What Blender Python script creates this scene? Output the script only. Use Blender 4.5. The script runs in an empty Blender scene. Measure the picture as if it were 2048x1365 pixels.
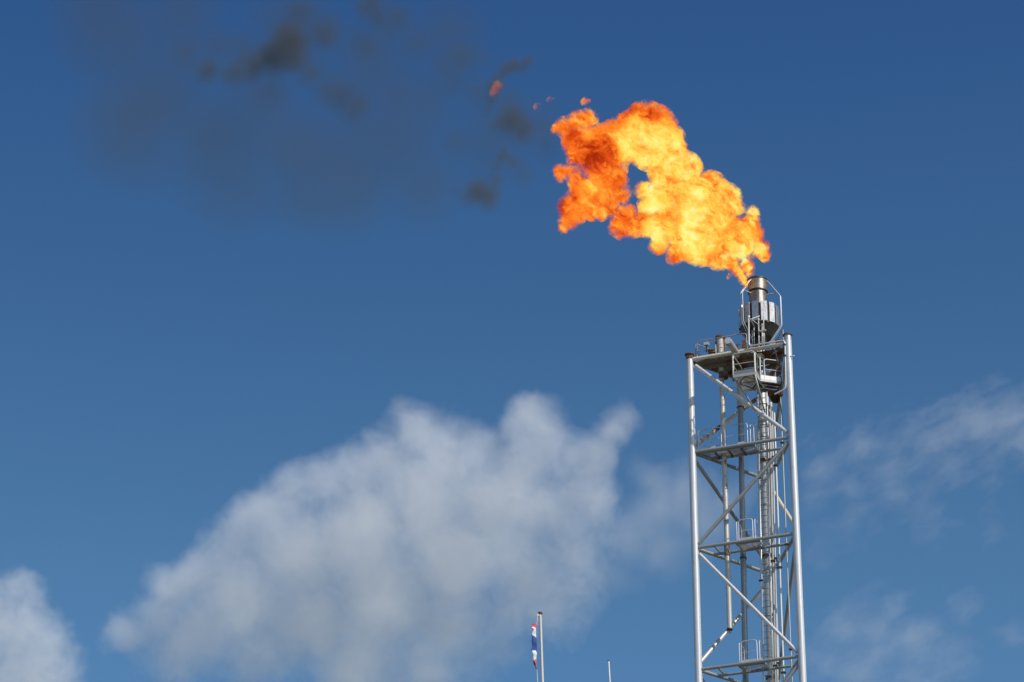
import bpy, bmesh, math, random
from mathutils import Vector, Matrix

random.seed(7)
S = bpy.context.scene
COL = S.collection
R_ = math.radians

# ------------------------------------------------------------------ camera
CAM = Vector((0.0, 0.0, 1.7))
PITCH = R_(27.5)
FPX = 6500.0                         # focal length in pixels of the 2048 px wide photograph
cd = bpy.data.cameras.new('camera')
cam = bpy.data.objects.new('camera', cd)
COL.objects.link(cam)
cam.location = CAM
cam.rotation_euler = (R_(90) + PITCH, 0, 0)
cd.sensor_width = 36.0
cd.lens = 36.0 * FPX / 2048.0
cd.clip_start = 0.5
cd.clip_end = 60000
S.camera = cam

CR = Vector((1, 0, 0))
CF = Vector((0, math.cos(PITCH), math.sin(PITCH)))
CU = Vector((0, -math.sin(PITCH), math.cos(PITCH)))


def ray(px, py):
    return CR * ((px - 1024) / FPX) + CU * ((682.5 - py) / FPX) + CF


def at_y(px, py, Y):                 # point of a sight line on the vertical plane y = Y
    r = ray(px, py)
    return CAM + r * (Y / r.y)


def at_d(px, py, d):                 # point of a sight line at distance d along the view axis
    return CAM + ray(px, py) * d


def at_z(px, py, z):
    r = ray(px, py)
    return CAM + r * ((z - CAM.z) / r.z)


# ------------------------------------------------------------------ node helper
class G:
    def __init__(self, tree):
        self.t = tree
        tree.nodes.clear()

    def put(self, sock, v):
        if isinstance(v, bpy.types.NodeSocket):
            self.t.links.new(v, sock)
        elif v is not None:
            if hasattr(sock, 'default_value'):
                try:
                    sock.default_value = v
                except Exception:
                    sock.default_value = tuple(v) + (1,)

    def new(self, typ, **kw):
        n = self.t.nodes.new(typ)
        for k, v in kw.items():
            setattr(n, k, v)
        return n

    def m(self, op, a, b=None, c=None, clamp=False):
        n = self.new('ShaderNodeMath', operation=op, use_clamp=clamp)
        self.put(n.inputs[0], a)
        self.put(n.inputs[1], b)
        self.put(n.inputs[2], c)
        return n.outputs[0]

    def v(self, op, a, b=None, scale=None):
        n = self.new('ShaderNodeVectorMath', operation=op)
        self.put(n.inputs[0], a)
        self.put(n.inputs[1], b)
        if scale is not None:
            self.put(n.inputs['Scale'], scale)
        return n.outputs['Value'] if op in ('DISTANCE', 'LENGTH', 'DOT_PRODUCT') else n.outputs['Vector']

    def noise(self, vec, scale, detail=3.0, rough=0.5, dist=0.0, lac=2.0, typ='FBM', color=False):
        n = self.new('ShaderNodeTexNoise', noise_dimensions='3D')
        try:
            n.noise_type = typ
        except Exception:
            pass
        self.put(n.inputs['Vector'], vec)
        n.inputs['Scale'].default_value = scale
        n.inputs['Detail'].default_value = detail
        n.inputs['Roughness'].default_value = rough
        n.inputs['Lacunarity'].default_value = lac
        n.inputs['Distortion'].default_value = dist
        return n.outputs['Color'] if color else n.outputs[0]

    def rng(self, v, a, b, c=0.0, d=1.0, smooth=False):
        n = self.new('ShaderNodeMapRange', interpolation_type='SMOOTHSTEP' if smooth else 'LINEAR')
        n.clamp = True
        self.put(n.inputs[0], v)
        for i, x in enumerate((a, b, c, d)):
            self.put(n.inputs[i + 1], x)
        return n.outputs[0]

    def ramp(self, fac, stops, interp='LINEAR'):
        n = self.new('ShaderNodeValToRGB')
        cr = n.color_ramp
        cr.interpolation = interp
        while len(cr.elements) < len(stops):
            cr.elements.new(0.5)
        for e, (p, c) in zip(cr.elements, stops):
            e.position = p
            e.color = (*c, 1)
        self.put(n.inputs[0], fac)
        return n.outputs[0]

    def mix(self, f, a, b):
        n = self.new('ShaderNodeMix', data_type='RGBA')
        self.put(n.inputs[0], f)
        self.put(n.inputs[6], a)
        self.put(n.inputs[7], b)
        return n.outputs[2]

    def obj(self):
        return self.new('ShaderNodeTexCoord').outputs['Object']

    def bsdf(self, **kw):
        b = self.new('ShaderNodeBsdfPrincipled')
        o = self.new('ShaderNodeOutputMaterial')
        self.t.links.new(b.outputs[0], o.inputs[0])
        for k, v in kw.items():
            self.put(b.inputs[k.replace('_', ' ')], v)
        return b

    # smooth union of balls; 1 at a ball's centre, 0 on its surface
    def balls(self, pos, balls, k=0.15):
        cur = None
        for b in balls:
            w = b[2] if len(b) > 2 else 1.0
            d = self.v('DISTANCE', pos, tuple(b[0]))
            f = self.m('MULTIPLY_ADD', d, -w / b[1], w)
            cur = f if cur is None else self.m('SMOOTH_MAX', cur, f, k)
        return cur


def material(name):
    m = bpy.data.materials.new(name)
    m.use_nodes = True
    return m, G(m.node_tree)


# ------------------------------------------------------------------ surface materials
def metal_paint(name, base, dirt=(0.16, 0.13, 0.10), rust=0.0, rough=0.42, metallic=0.25, scale=1.0, spots=0.0):
    """weathered paint on steel: blotches, run-off streaks and rust flakes with shapes of their own"""
    m, g = material(name)
    p = g.obj()
    st = g.v('MULTIPLY', p, (5.0, 5.0, 0.55))
    streak = g.noise(st, 1.3 * scale, 4, 0.6)
    blot = g.noise(p, 1.1 * scale, 5, 0.6)
    fine = g.noise(p, 14 * scale, 3, 0.6)
    f = g.m('MULTIPLY', g.rng(streak, 0.5, 0.78, 0, 1), 0.55)
    c = g.mix(f, base, tuple(0.55 * b + 0.45 * d for b, d in zip(base, dirt)))
    c = g.mix(g.rng(fine, 0.35, 0.75, 0.0, 0.22), c, tuple(b * 0.72 for b in base))
    rmask = g.m('ADD', g.m('MULTIPLY', blot, 0.7), g.m('MULTIPLY', fine, 0.3))
    lo = 0.72 - 0.36 * rust - 0.05 * spots
    rf = g.rng(rmask, lo, lo + 0.07, 0, 1)
    rustc = g.ramp(fine, [(0.3, (0.030, 0.016, 0.010)), (0.52, (0.105, 0.045, 0.020)), (0.75, (0.22, 0.10, 0.045))])
    c = g.mix(rf, c, rustc)
    g.bsdf(Base_Color=c, Roughness=g.m('ADD', g.m('MULTIPLY', rf, 0.38), g.rng(fine, 0.3, 0.7, rough - 0.06, rough + 0.08)),
           Metallic=g.m('MULTIPLY_ADD', rf, -metallic, metallic))
    return m


def plain(name, base, rough=0.5, metallic=0.0, var=0.25, scale=6.0):
    m, g = material(name)
    n = g.noise(g.obj(), scale, 4, 0.6)
    c = g.mix(g.rng(n, 0.3, 0.7, 0, 1), base, tuple(b * (1 - var) for b in base))
    g.bsdf(Base_Color=c, Roughness=rough, Metallic=metallic)
    return m


LEG = metal_paint('leg_paint', (0.60, 0.61, 0.62), rust=0.13, rough=0.40, metallic=0.25)
PAINT = metal_paint('grey_paint', (0.33, 0.34, 0.34), rust=0.12, rough=0.42, metallic=0.25)
SUNLIT = metal_paint('sunlit_white_paint', (0.78, 0.78, 0.77), rust=0.04, rough=0.4, metallic=0.0)  # lifted white for the sun-facing toe board, sunlight put into the colour
SLATE = metal_paint('slate_pipe', (0.31, 0.32, 0.32), rust=0.20, rough=0.3, metallic=0.5)
SHADED = metal_paint('shaded_member_paint', (0.24, 0.25, 0.26), rust=0.2, rough=0.5, metallic=0.1)  # darker grey for members on the shaded side, shade put into the colour
RAIL = metal_paint('rail_galvanised', (0.55, 0.56, 0.56), rust=0.10, rough=0.45, metallic=0.25)
RAILRUST = metal_paint('rail_rusty', (0.38, 0.33, 0.31), rust=0.62, rough=0.5, metallic=0.1)
CREAM = metal_paint('cream_paint', (0.60, 0.55, 0.46), rust=0.26, rough=0.5, metallic=0.0)
PIPE = metal_paint('pipe_metal', (0.56, 0.56, 0.55), rust=0.24, rough=0.36, metallic=0.45)
STAIN = metal_paint('stained_pipe', (0.50, 0.49, 0.45), rust=0.36, rough=0.42, metallic=0.3)
RUST = metal_paint('rusty_steel', (0.30, 0.24, 0.20), rust=0.80, rough=0.6, metallic=0.0)
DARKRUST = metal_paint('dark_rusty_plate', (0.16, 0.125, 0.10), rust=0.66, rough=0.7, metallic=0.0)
BRACERUST = metal_paint('rusting_brace', (0.62, 0.52, 0.44), rust=0.58, rough=0.5, metallic=0.0, scale=0.8)
DARK = plain('dark_clamp', (0.035, 0.03, 0.028), 0.6)
DARKSTEEL = plain('sooty_steel', (0.055, 0.050, 0.046), 0.5, 0.4, 0.4, 3)


def stainless(name, base, rough, soot):
    m, g = material(name)
    p = g.obj()
    n = g.noise(g.v('MULTIPLY', p, (3, 3, 0.8)), 2.2, 5, 0.6)
    f = g.noise(p, 9, 4, 0.6)
    c = g.mix(g.rng(n, 0.42, 0.72, 0, soot), base, (0.10, 0.075, 0.055))
    c = g.mix(g.rng(f, 0.45, 0.75, 0, 0.35), c, tuple(b * 0.6 for b in base))
    g.bsdf(Base_Color=c, Roughness=g.rng(f, 0.3, 0.7, rough - 0.08, rough + 0.1), Metallic=0.85)
    return m


DRUMSTEEL = stainless('drum_stainless', (0.54, 0.53, 0.52), 0.40, 0.55)
BARREL = stainless('burnt_barrel_steel', (0.36, 0.30, 0.25), 0.36, 0.8)


def perforated():
    m, g = material('perforated_collar_steel')
    p = g.obj()
    # rows of small punched holes round the collar: angle and height cells about the stack axis
    sx = g.new('ShaderNodeSeparateXYZ')
    g.put(sx.inputs[0], g.v('SUBTRACT', p, STACK_LOCAL))
    ang = g.m('ARCTAN2', sx.outputs[1], sx.outputs[0])
    row = g.m('MULTIPLY', sx.outputs[2], 13.0)
    a = g.m('ADD', g.m('MULTIPLY', ang, 52 / 6.28318), g.m('MULTIPLY', g.m('MODULO', g.m('FLOOR', row), 2.0), 0.5))
    fa = g.m('SUBTRACT', g.m('FRACT', a), 0.5)
    fr = g.m('SUBTRACT', g.m('FRACT', row), 0.5)
    d = g.m('SQRT', g.m('ADD', g.m('MULTIPLY', fa, fa), g.m('MULTIPLY', fr, fr)))
    hole = g.rng(d, 0.26, 0.34, 1, 0)
    n = g.noise(p, 3, 4, 0.6)
    c = g.mix(g.rng(n, 0.4, 0.65, 0, 0.7), (0.50, 0.42, 0.33), (0.20, 0.145, 0.10))
    c = g.mix(hole, c, (0.02, 0.016, 0.013))
    g.bsdf(Base_Color=c, Roughness=0.42, Metallic=0.7)
    return m


def grating():
    """open bar grating: dark bars with a lighter weathered mesh"""
    m, g = material('bar_grating')
    p = g.obj()
    sx = g.new('ShaderNodeSeparateXYZ')
    g.put(sx.inputs[0], g.v('MULTIPLY', p, (1, 1, 1)))
    u = g.m('ADD', g.m('MULTIPLY', sx.outputs[0], 0.939), g.m('MULTIPLY', sx.outputs[1], -0.344))
    w = g.m('ADD', g.m('MULTIPLY', sx.outputs[0], 0.344), g.m('MULTIPLY', sx.outputs[1], 0.939))
    fu = g.m('FRACT', g.m('MULTIPLY', u, 9.0))
    fw = g.m('FRACT', g.m('MULTIPLY', w, 26.0))
    bar = g.m('MAXIMUM', g.m('LESS_THAN', fu, 0.22), g.m('LESS_THAN', fw, 0.30))
    n = g.noise(p, 2.3, 4, 0.6)
    c = g.mix(g.rng(n, 0.42, 0.62, 0, 1), (0.42, 0.40, 0.36), (0.15, 0.11, 0.08))
    b = g.bsdf(Base_Color=c, Roughness=0.6, Metallic=0.1)
    tr = g.new('ShaderNodeBsdfTranslucent')
    g.put(tr.inputs[0], (0.45, 0.44, 0.40, 1))
    t2 = g.new('ShaderNodeBsdfTransparent')
    a1 = g.new('ShaderNodeMixShader')
    g.put(a1.inputs[0], 0.25)
    out = [x for x in g.t.nodes if x.type == 'OUTPUT_MATERIAL'][0]
    g.t.links.new(b.outputs[0], a1.inputs[1])
    g.t.links.new(tr.outputs[0], a1.inputs[2])
    a2 = g.new('ShaderNodeMixShader')
    g.put(a2.inputs[0], bar)
    g.t.links.new(t2.outputs[0], a2.inputs[1])
    g.t.links.new(a1.outputs[0], a2.inputs[2])
    g.t.links.new(a2.outputs[0], out.inputs[0])
    return m


GRATE = grating()

# ------------------------------------------------------------------ mesh helpers


class MB:
    """collects shapes in world coordinates; build() links them as ONE mesh object"""

    def __init__(self):
        self.bm = bmesh.new()

    def tube(self, pts, r, n=14, caps=True):
        pts = [Vector(p) for p in pts]
        rs = r if isinstance(r, (list, tuple)) else [r] * len(pts)
        rings = []
        ref = None
        for i, p in enumerate(pts):
            if i == 0:
                t = (pts[1] - p).normalized()
            elif i == len(pts) - 1:
                t = (p - pts[i - 1]).normalized()
            else:
                a = (p - pts[i - 1]).normalized()
                b = (pts[i + 1] - p).normalized()
                t = (a + b).normalized()
            if ref is None:
                ref = Vector((0, 0, 1)) if abs(t.z) < 0.9 else Vector((1, 0, 0))
            u = (ref - t * ref.dot(t)).normalized()
            ref = u
            w = t.cross(u)
            k = 1.0
            if 0 < i < len(pts) - 1:
                c = max(0.5, math.sqrt(max(0.0, (1 + a.dot(b)) / 2)))
                k = 1.0
                bend = (b - a)
                bd = bend.normalized() if bend.length > 1e-6 else u
            ring = []
            for j in range(n):
                q = 2 * math.pi * j / n
                o = u * math.cos(q) + w * math.sin(q)
                if 0 < i < len(pts) - 1:
                    o = o + bd * (o.dot(bd) * (1 / c - 1))
                ring.append(self.bm.verts.new(p + o * rs[i]))
            rings.append(ring)
        for A, B in zip(rings, rings[1:]):
            for j in range(n):
                f = self.bm.faces.new((A[j], A[(j + 1) % n], B[(j + 1) % n], B[j]))
                f.smooth = n > 6
        if caps:
            self.bm.faces.new(rings[0][::-1])
            self.bm.faces.new(rings[-1])
        return self

    def box(self, c, ax, ay, az):
        """centre and three half-axis vectors"""
        c, ax, ay, az = Vector(c), Vector(ax), Vector(ay), Vector(az)
        vs = [self.bm.verts.new(c + ax * i + ay * j + az * k) for i in (-1, 1) for j in (-1, 1) for k in (-1, 1)]
        for f in ((0, 1, 3, 2), (4, 6, 7, 5), (0, 4, 5, 1), (2, 3, 7, 6), (0, 2, 6, 4), (1, 5, 7, 3)):
            self.bm.faces.new([vs[i] for i in f])
        return self

    def prism(self, poly, z0, z1):
        lo = [self.bm.verts.new((p[0], p[1], z0)) for p in poly]
        hi = [self.bm.verts.new((p[0], p[1], z1)) for p in poly]
        n = len(poly)
        self.bm.faces.new(lo[::-1])
        self.bm.faces.new(hi)
        for i in range(n):
            self.bm.faces.new((lo[i], lo[(i + 1) % n], hi[(i + 1) % n], hi[i]))
        return self

    def lathe(self, axis, prof, n=32, smooth=True):
        """closed profile [(r, z)...] turned about a vertical axis through axis (x, y)"""
        rings = []
        for r, z in prof:
            rings.append([self.bm.verts.new((axis[0] + r * math.cos(2 * math.pi * j / n), axis[1] + r * math.sin(2 * math.pi * j / n), z)) for j in range(n)])
        m = len(rings)
        for i in range(m):
            A, B = rings[i], rings[(i + 1) % m]
            for j in range(n):
                f = self.bm.faces.new((A[j], A[(j + 1) % n], B[(j + 1) % n], B[j]))
                f.smooth = smooth
        return self

    def build(self, name, mat, parent=None, autosmooth=True):
        bmesh.ops.recalc_face_normals(self.bm, faces=self.bm.faces)
        base = Vector((0, 0, 0))
        if parent is not None:
            q = parent
            while q is not None:
                base += q.location
                q = q.parent
        if base.length:
            bmesh.ops.translate(self.bm, verts=self.bm.verts, vec=-base)
        me = bpy.data.meshes.new(name)
        for e in self.bm.edges:
            if len(e.link_faces) == 2 and e.calc_face_angle(0) > 0.7:
                e.smooth = False
        self.bm.to_mesh(me)
        self.bm.free()
        o = bpy.data.objects.new(name, me)
        COL.objects.link(o)
        for mm in (mat if isinstance(mat, (list, tuple)) else [mat]):
            me.materials.append(mm)
        o.parent = parent
        return o


def tag(o, label=None, cat=None, group=None, kind=None):
    for k, v in (('label', label), ('category', cat), ('group', group), ('kind', kind)):
        if v:
            o[k] = v
    return o


def empty(name, loc):
    o = bpy.data.objects.new(name, None)
    o.empty_display_size = 0.5
    COL.objects.link(o)
    o.location = loc
    return o

# ================================================================== the flare tower
L = Vector((8.32, 135.43, 0))
R = Vector((12.80, 133.79, 0))
T = Vector((12.05, 138.45, 0))
UX = (R - L).normalized()                         # along the front face
NX = Vector((-UX.y, UX.x, 0))                     # into the tower
if NX.dot(T - L) < 0:
    NX = -NX
Z = Vector((0, 0, 1))
AX = Vector((11.66, 136.4, 0))                    # stack axis
BASE = Vector((11.05, 135.9, 0))
STACK_LOCAL = tuple(Vector((11.72, 136.4, 0)) - BASE)
COLLAR = perforated()


def fr(px, py, off=0.0):                          # sight line met with a plane parallel to the front face
    r = ray(px, py)
    t = ((L + NX * off - CAM).dot(NX)) / r.dot(NX)
    return CAM + r * t


def at(p, z):
    return Vector((p.x, p.y, z))


def lr(u, off, z):                                # tower coordinates to world
    p = L + UX * u + NX * off
    return Vector((p.x, p.y, z))


def ucoord(p):
    return (Vector((p.x, p.y, 0)) - L).dot(UX)


WID = (R - L).length
HGT = (T - L).dot(NX)


def span(off):                                    # u range of the triangle at this offset
    f = off / HGT
    a = L.lerp(T, f)
    b = R.lerp(T, f)
    return (a - L).dot(UX), (b - L).dot(UX)


tower = empty('flare_tower', BASE)
tag(tower, 'tall grey three-legged lattice flare tower with platforms, ladder and burner, under the flame', 'flare tower')

ZL = [fr(1388, 719).z, 66.40, 61.58, 55.66]
while ZL[-1] > 8:
    ZL.append(ZL[-1] - 5.95)
zLtop = at_y(1381, 711, L.y).z
zRtop = at_y(1577, 672, R.y).z
zTtop = ZL[0] + 0.25


def leg(p, top, rusty):
    m = MB()
    m.tube([at(p, 0.45), at(p, top)], 0.172, 28)
    for z in ZL[:4]:
        m.tube([at(p, z - 1.62), at(p, z - 1.60)], 0.176, 28)
    o = m.build('leg', LEG, tower)
    f = MB().tube([at(p, top), at(p, top + 0.045)], 0.225, 24).build('leg_cap', DARKRUST, o)
    b = MB()
    b.tube([at(p, 0.05), at(p, 0.45)], [0.42, 0.36], 20)
    b.build('leg_footing', PAINT, o)
    r_ = MB()
    r_.tube([at(p, top - 0.25), at(p, top - 0.002)], 0.1745, 28, caps=False)
    r_.build('leg_head', rusty, o)
    return o


leg(L, zLtop, RUST)
leg(R, zRtop, PIPE)
leg(T, zTtop, RUST)

NB = 'horizontal_beam'
LEGR = 0.172


def strut(a, b, r, name, mat, trim=0.16):
    d = (b - a).normalized()
    h = math.sqrt(max(1e-6, d.x * d.x + d.y * d.y))
    MB().tube([a + d * trim / h, b - d * trim / h], r, 16).build(name, mat, tower)


front_diag = [
    (fr(1384, 727), fr(1581.5, 870.5)),
    (fr(1584, 877), fr(1386.5, 1100)),
    (fr(1392, 1102), fr(1602, 1312)),
]
for i, z in enumerate(ZL):
    top = i == 0
    strut(at(L, z), at(R, z), 0.095 if top else 0.078, NB, CREAM if top else PAINT)
    strut(at(L, z - (0.05 if top else 0)), at(T, z), 0.085, NB, RUST if top else (SHADED if i == 1 else PAINT))
    strut(at(R, z), at(T, z), 0.085, NB, DARKRUST if top else SHADED)
    if i + 1 < len(ZL):
        zb = ZL[i + 1]
        if i < 3:
            a, b = front_diag[i]
            zA, zB = a.z, b.z
        else:
            a = at(R, z - 0.2) if i % 2 else at(L, z - 0.2)
            b = at(L, zb + 0.2) if i % 2 else at(R, zb + 0.2)
        da, db_ = (a, b)
        dm = LEG if i in (0, 2) else PAINT
        strut(Vector((da.x, da.y, da.z)), Vector((db_.x, db_.y, db_.z)), 0.098 if i == 0 else 0.085, 'diagonal_brace', dm)
        if i % 2 == 0:
            strut(at(T, z - 0.2), at(L, zb + 0.24), 0.092, 'diagonal_brace', BRACERUST if i == 0 else STAIN)
            strut(at(R, z - 0.25), at(T, zb + 0.2), 0.085, 'diagonal_brace', SHADED)
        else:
            strut(at(L, z - 0.2), at(T, zb + 0.2), 0.085, 'diagonal_brace', SHADED)
            strut(at(T, z - 0.2), at(R, zb + 0.3), 0.085, 'diagonal_brace', CREAM if i == 1 else PAINT)
    # guide beam behind and parallel to the front beam
    a, b = span(1.0)
    MB().tube([lr(a + 0.08, 1.0, z), lr(b - 0.08, 1.0, z)], 0.125 if top else 0.065, 14).build('guide_beam', CREAM if top else PAINT, tower)
    u0 = ucoord(fr(1428, 1092, 0))
    if i >= 2:
        MB().tube([lr(u0, 0.05, z - 0.02), lr(u0 + 0.05, 0.95, z - 0.02)], 0.045, 10).build('cross_beam', PAINT, tower)

# ------------------------------------------------------------------ platforms
CORN = 0.12


def rail_path(pts, closed=False):
    return pts


def handrail(parent, base, h=1.08, mids=(0.55,), r=0.019, mat=None, posts=None, name='railing', ends=(True, True)):
    """railing over a base polyline: rounded top rail with end posts, mid rails, inner posts"""
    m = MB()
    base = [Vector(b) for b in base]
    top = [b + Z * h for b in base]
    d0 = (base[1] - base[0]).normalized()
    d1 = (base[-1] - base[-2]).normalized()
    path = [base[0], top[0] - Z * CORN, top[0] - Z * 0.035 + d0 * 0.035, top[0] + d0 * CORN] + top[1:-1] + \
           [top[-1] - d1 * CORN, top[-1] - Z * 0.035 - d1 * 0.035, top[-1] - Z * CORN, base[-1]]
    m.tube(path, r * 1.1, 10)
    for k in mids:
        m.tube([b + Z * h * k for b in base], r * 0.8, 8)
    for p in base[1:-1] + [Vector(q) for q in (posts or [])]:
        m.tube([p, p + Z * h], r * 0.95, 8)
    return m.build(name, mat or RAIL, parent)


def deck(poly, z, name='platform', mat=None, th=0.03):
    m = MB()
    m.prism(poly, z - th, z)
    return m.build(name, mat or GRATE, tower)


def edge_frame(parent, poly, z, h=0.13, w=0.03, mat=None, name='deck_frame', skip=()):
    m = MB()
    n = len(poly)
    for i in range(n):
        if i in skip:
            continue
        a, b = Vector((*poly[i][:2], z)), Vector((*poly[(i + 1) % n][:2], z))
        d = (b - a)
        s = Vector((d.y, -d.x, 0)).normalized()
        m.box((a + b) / 2 - Z * (h / 2 + 0.002), d / 2, s * w, Z * h / 2)
    return m.build(name, mat or PAINT, parent)


def toe(parent, a, b, h=0.17, mat=None, w=0.008):
    a, b = Vector(a), Vector(b)
    d = b - a
    s = Vector((d.y, -d.x, 0)).normalized()
    return MB().box((a + b) / 2 + Z * (h / 2 + 0.004), d / 2, s * w, Z * h / 2).build('toe_board', mat or RAIL, parent)


# --- top deck (rusty, solid plates)
z0 = ZL[0] - 0.10
a, b = span(0.12)
c, d = span(3.35)
poly = [lr(a + 0.15, 0.12, 0), lr(b - 0.15, 0.12, 0), lr(d - .12, 3.35, 0), lr(c + .12, 3.35, 0)]
m = MB()
hole = [(AX.x + 0.62 * math.cos(2 * math.pi * k / 20), AX.y + 0.62 * math.sin(2 * math.pi * k / 20)) for k in range(20)]
uc, oc = ucoord(AX), (AX - L).dot(NX)
# the deck is made of four plates round the stack opening, butted edge to edge
for (p0, p1, o0, o1) in ((None, uc - 0.62, 0.12, 3.35), (uc + 0.62, None, 0.12, 3.35), (uc - 0.62, uc + 0.62, 0.12, oc - 0.62), (uc - 0.62, uc + 0.62, oc + 0.62, 3.35)):
    q = []
    for o in (o0, o1):
        s0, s1 = span(o)
        lo = s0 + 0.15 if p0 is None else max(p0, s0 + 0.15)
        hi = s1 - 0.15 if p1 is None else min(p1, s1 - 0.15)
        q.append((lo, hi, o))
    if p1 is not None and p0 is None and q[1][0] > q[1][1] - 0.02:
        # left plate runs to the corner where the leg face meets the opening line
        f = (uc - 0.62 - 0.15) / (span(HGT)[0])
        q[1] = (uc - 0.64, uc - 0.62, min(3.35, HGT * f))
    if q[1][1] - q[1][0] < 0.02:
        q[1] = (q[1][0], q[1][0] + 0.02, q[1][2])
    if q[0][1] - q[0][0] < 0.05:
        continue
    m.prism([lr(q[0][0], q[0][2], 0), lr(q[0][1], q[0][2], 0), lr(q[1][1], q[1][2], 0), lr(q[1][0], q[1][2], 0)], z0 - 0.04, z0)
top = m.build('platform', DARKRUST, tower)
top['label'] = 'rusty top deck'
m = MB()
for o in (0.55, 1.55, 2.2):
    s0, s1 = span(o)
    m.box(lr((s0 + s1) / 2, o, z0 - 0.13), UX * ((s1 - s0) / 2 - 0.12), NX * 0.045, Z * 0.085)
m.build('deck_frame', DARKRUST, top)
s0, s1 = span(0.12)
uA, uB, uC, uD = (ucoord(fr(px, 700, 0.1)) for px in (1394.5, 1432, 1446, 1492))
# front toe plate, broad and pale
toe(top, lr(uA + 0.1, 0.12, z0), lr(uD, 0.12, z0), 0.30, PAINT, 0.012)
hr = handrail(top, [lr(uA, 0.1, z0 - .05), lr(uD + 0.05, 0.1, z0 - .05)], 1.12, (0.52,), 0.021, RAILRUST, [])
m = MB()
for u_, h_ in ((uB, 0.72), (uC, 0.95)):
    m.tube([lr(u_, 0.08, z0 - 0.05), lr(u_, 0.08, z0 + h_)], 0.02, 8)
m.tube([lr(uB, 0.08, z0 + 0.70), lr(uC, 0.08, z0 + 0.74)], 0.016, 8)
m.build('railing', RAIL, top)
handrail(top, [lr(span(0.25)[0] + 0.08, 0.25, z0), lr(span(3.0)[0] + 0.08, 3.0, z0)], 1.05, (0.5,), 0.021, RAILRUST,
         [lr(span(1.6)[0] + 0.08, 1.6, z0)])
handrail(top, [lr(span(0.3)[1] - 0.12, 0.3, z0), lr(span(2.9)[1] - 0.12, 2.9, z0)], 1.10, (0.5,), 0.021, RAILRUST,
         [lr(span(1.6)[1] - 0.12, 1.6, z0)])
uE, uF = ucoord(fr(1536, 700, 0.1)), ucoord(fr(1566, 690, 0.1))
handrail(top, [lr(uE, 1.2, z0), lr(uF - 0.1, 1.2, z0)], 1.05, (0.5,), 0.021, RAILRUST)

# --- the two front balconies below the top deck
P1, P2 = fr(1466.5, 756.5, -1.2), fr(1510, 749, -1.2)
z1 = (P1.z + P2.z) / 2 + 0.13
BD = 1.55
pa, pb = at(P1, z1), at(P2, z1)
uP1, uP2 = ucoord(P1), ucoord(P2)
poly = [pa, pb, pb + NX * BD, pa + NX * BD]
bal = deck(poly, z1)
edge_frame(bal, poly, z1, 0.13, 0.025, STAIN)
toe(bal, pa, pb, 0.19, SHADED)  # face turned from the sun, its shade put into a darker grey
toe(bal, pa + NX * 0.05, pa + NX * BD, 0.17, PAINT)
toe(bal, pb + NX * 0.05, pb + NX * BD, 0.17, PAINT)
handrail(bal, [pa, pb], 1.1, (0.5,), 0.022, CREAM)
handrail(bal, [pa + NX * 0.12, pa + NX * BD], 1.1, (0.5,), 0.021, RAIL)
handrail(bal, [pb + NX * 0.12, pb + NX * BD], 1.1, (0.5,), 0.021, RAIL)
# bracing under the floor: a diamond of angle bars and the knee braces
m = MB()
ctr = (pa + pb + NX * BD) / 2 - Z * 0.075
hw = (pb - pa).length / 2
dm = [ctr - UX * hw * 0.9 - Z * 0.0, ctr + NX * BD * 0.42, ctr + UX * hw * 0.9, ctr - NX * BD * 0.42]
for i in range(4):
    m.tube([dm[i], dm[(i + 1) % 4]], 0.026, 6)
for s in (-1, 1):
    m.tube([ctr + UX * hw * s * 0.97 + NX * BD * 0.1, ctr + UX * hw * s * 0.97 - NX * BD * 0.45], 0.02, 6)
m.tube([ctr - UX * hw, ctr + UX * hw], 0.022, 6)
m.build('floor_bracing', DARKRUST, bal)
for (q0, q1) in ((pb - Z * 0.08 - UX * .02, fr(1530, 826, -0.06)), (pa - Z * 0.1 + NX * 0.42 + UX * 0.06, fr(1511, 822, -0.06))):
    MB().tube([q0, q1], 0.04, 8).build('knee_brace', PAINT, bal)
    
C1, C2 = at_z(1520.6, 763, z1 - 0.13), at_z(1567, 769, z1 - 0.13)
C1, C2 = at(C1, z1), at(C2, z1)
dv = (C2 - C1).normalized()
nv = Vector((-dv.y, dv.x, 0))
poly = [C1, C2, C2 + nv * 1.0, C1 + nv * 1.0]
bal2 = deck(poly, z1)
edge_frame(bal2, poly, z1, 0.12, 0.025, PAINT)
toe(bal2, C1 + dv * 0.03, C2 - dv * 0.02, 0.20, SUNLIT, 0.012)
handrail(bal2, [C1 + dv * 0.22, C2 - dv * 0.02], 1.06, (0.5,), 0.021, RAIL)
MB().tube([C1 + dv * .02, C1 + dv * .02 + Z * 1.12], 0.035, 10).build('rail_post', RAIL, bal2)
handrail(bal2, [C2 + nv * 0.08, C2 + nv * 1.0], 1.06, (0.5,), 0.021, RAIL)
m = MB()
for k in (0.25, 0.55, 0.85):
    q = C1 + nv * k
    m.box(q + dv * ((C2 - C1).length / 2) - Z * 0.085, dv * (C2 - C1).length * 0.48, nv * 0.02, Z * 0.045)
m.build('floor_bracing', DARKRUST, bal2)
# inner landing behind both balconies
s0, s1 = span(0.9)
poly = [lr(uP2 + 0.15, 0.42, 0), lr(span(0.55)[1] - 0.2, 0.55, 0), lr(span(1.35)[1] - 0.2, 1.35, 0), lr(uP2 + 0.15, 1.25, 0)]
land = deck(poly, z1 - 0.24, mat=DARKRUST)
edge_frame(land, poly, z1 - 0.28, 0.2, 0.03, DARKRUST)

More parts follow.
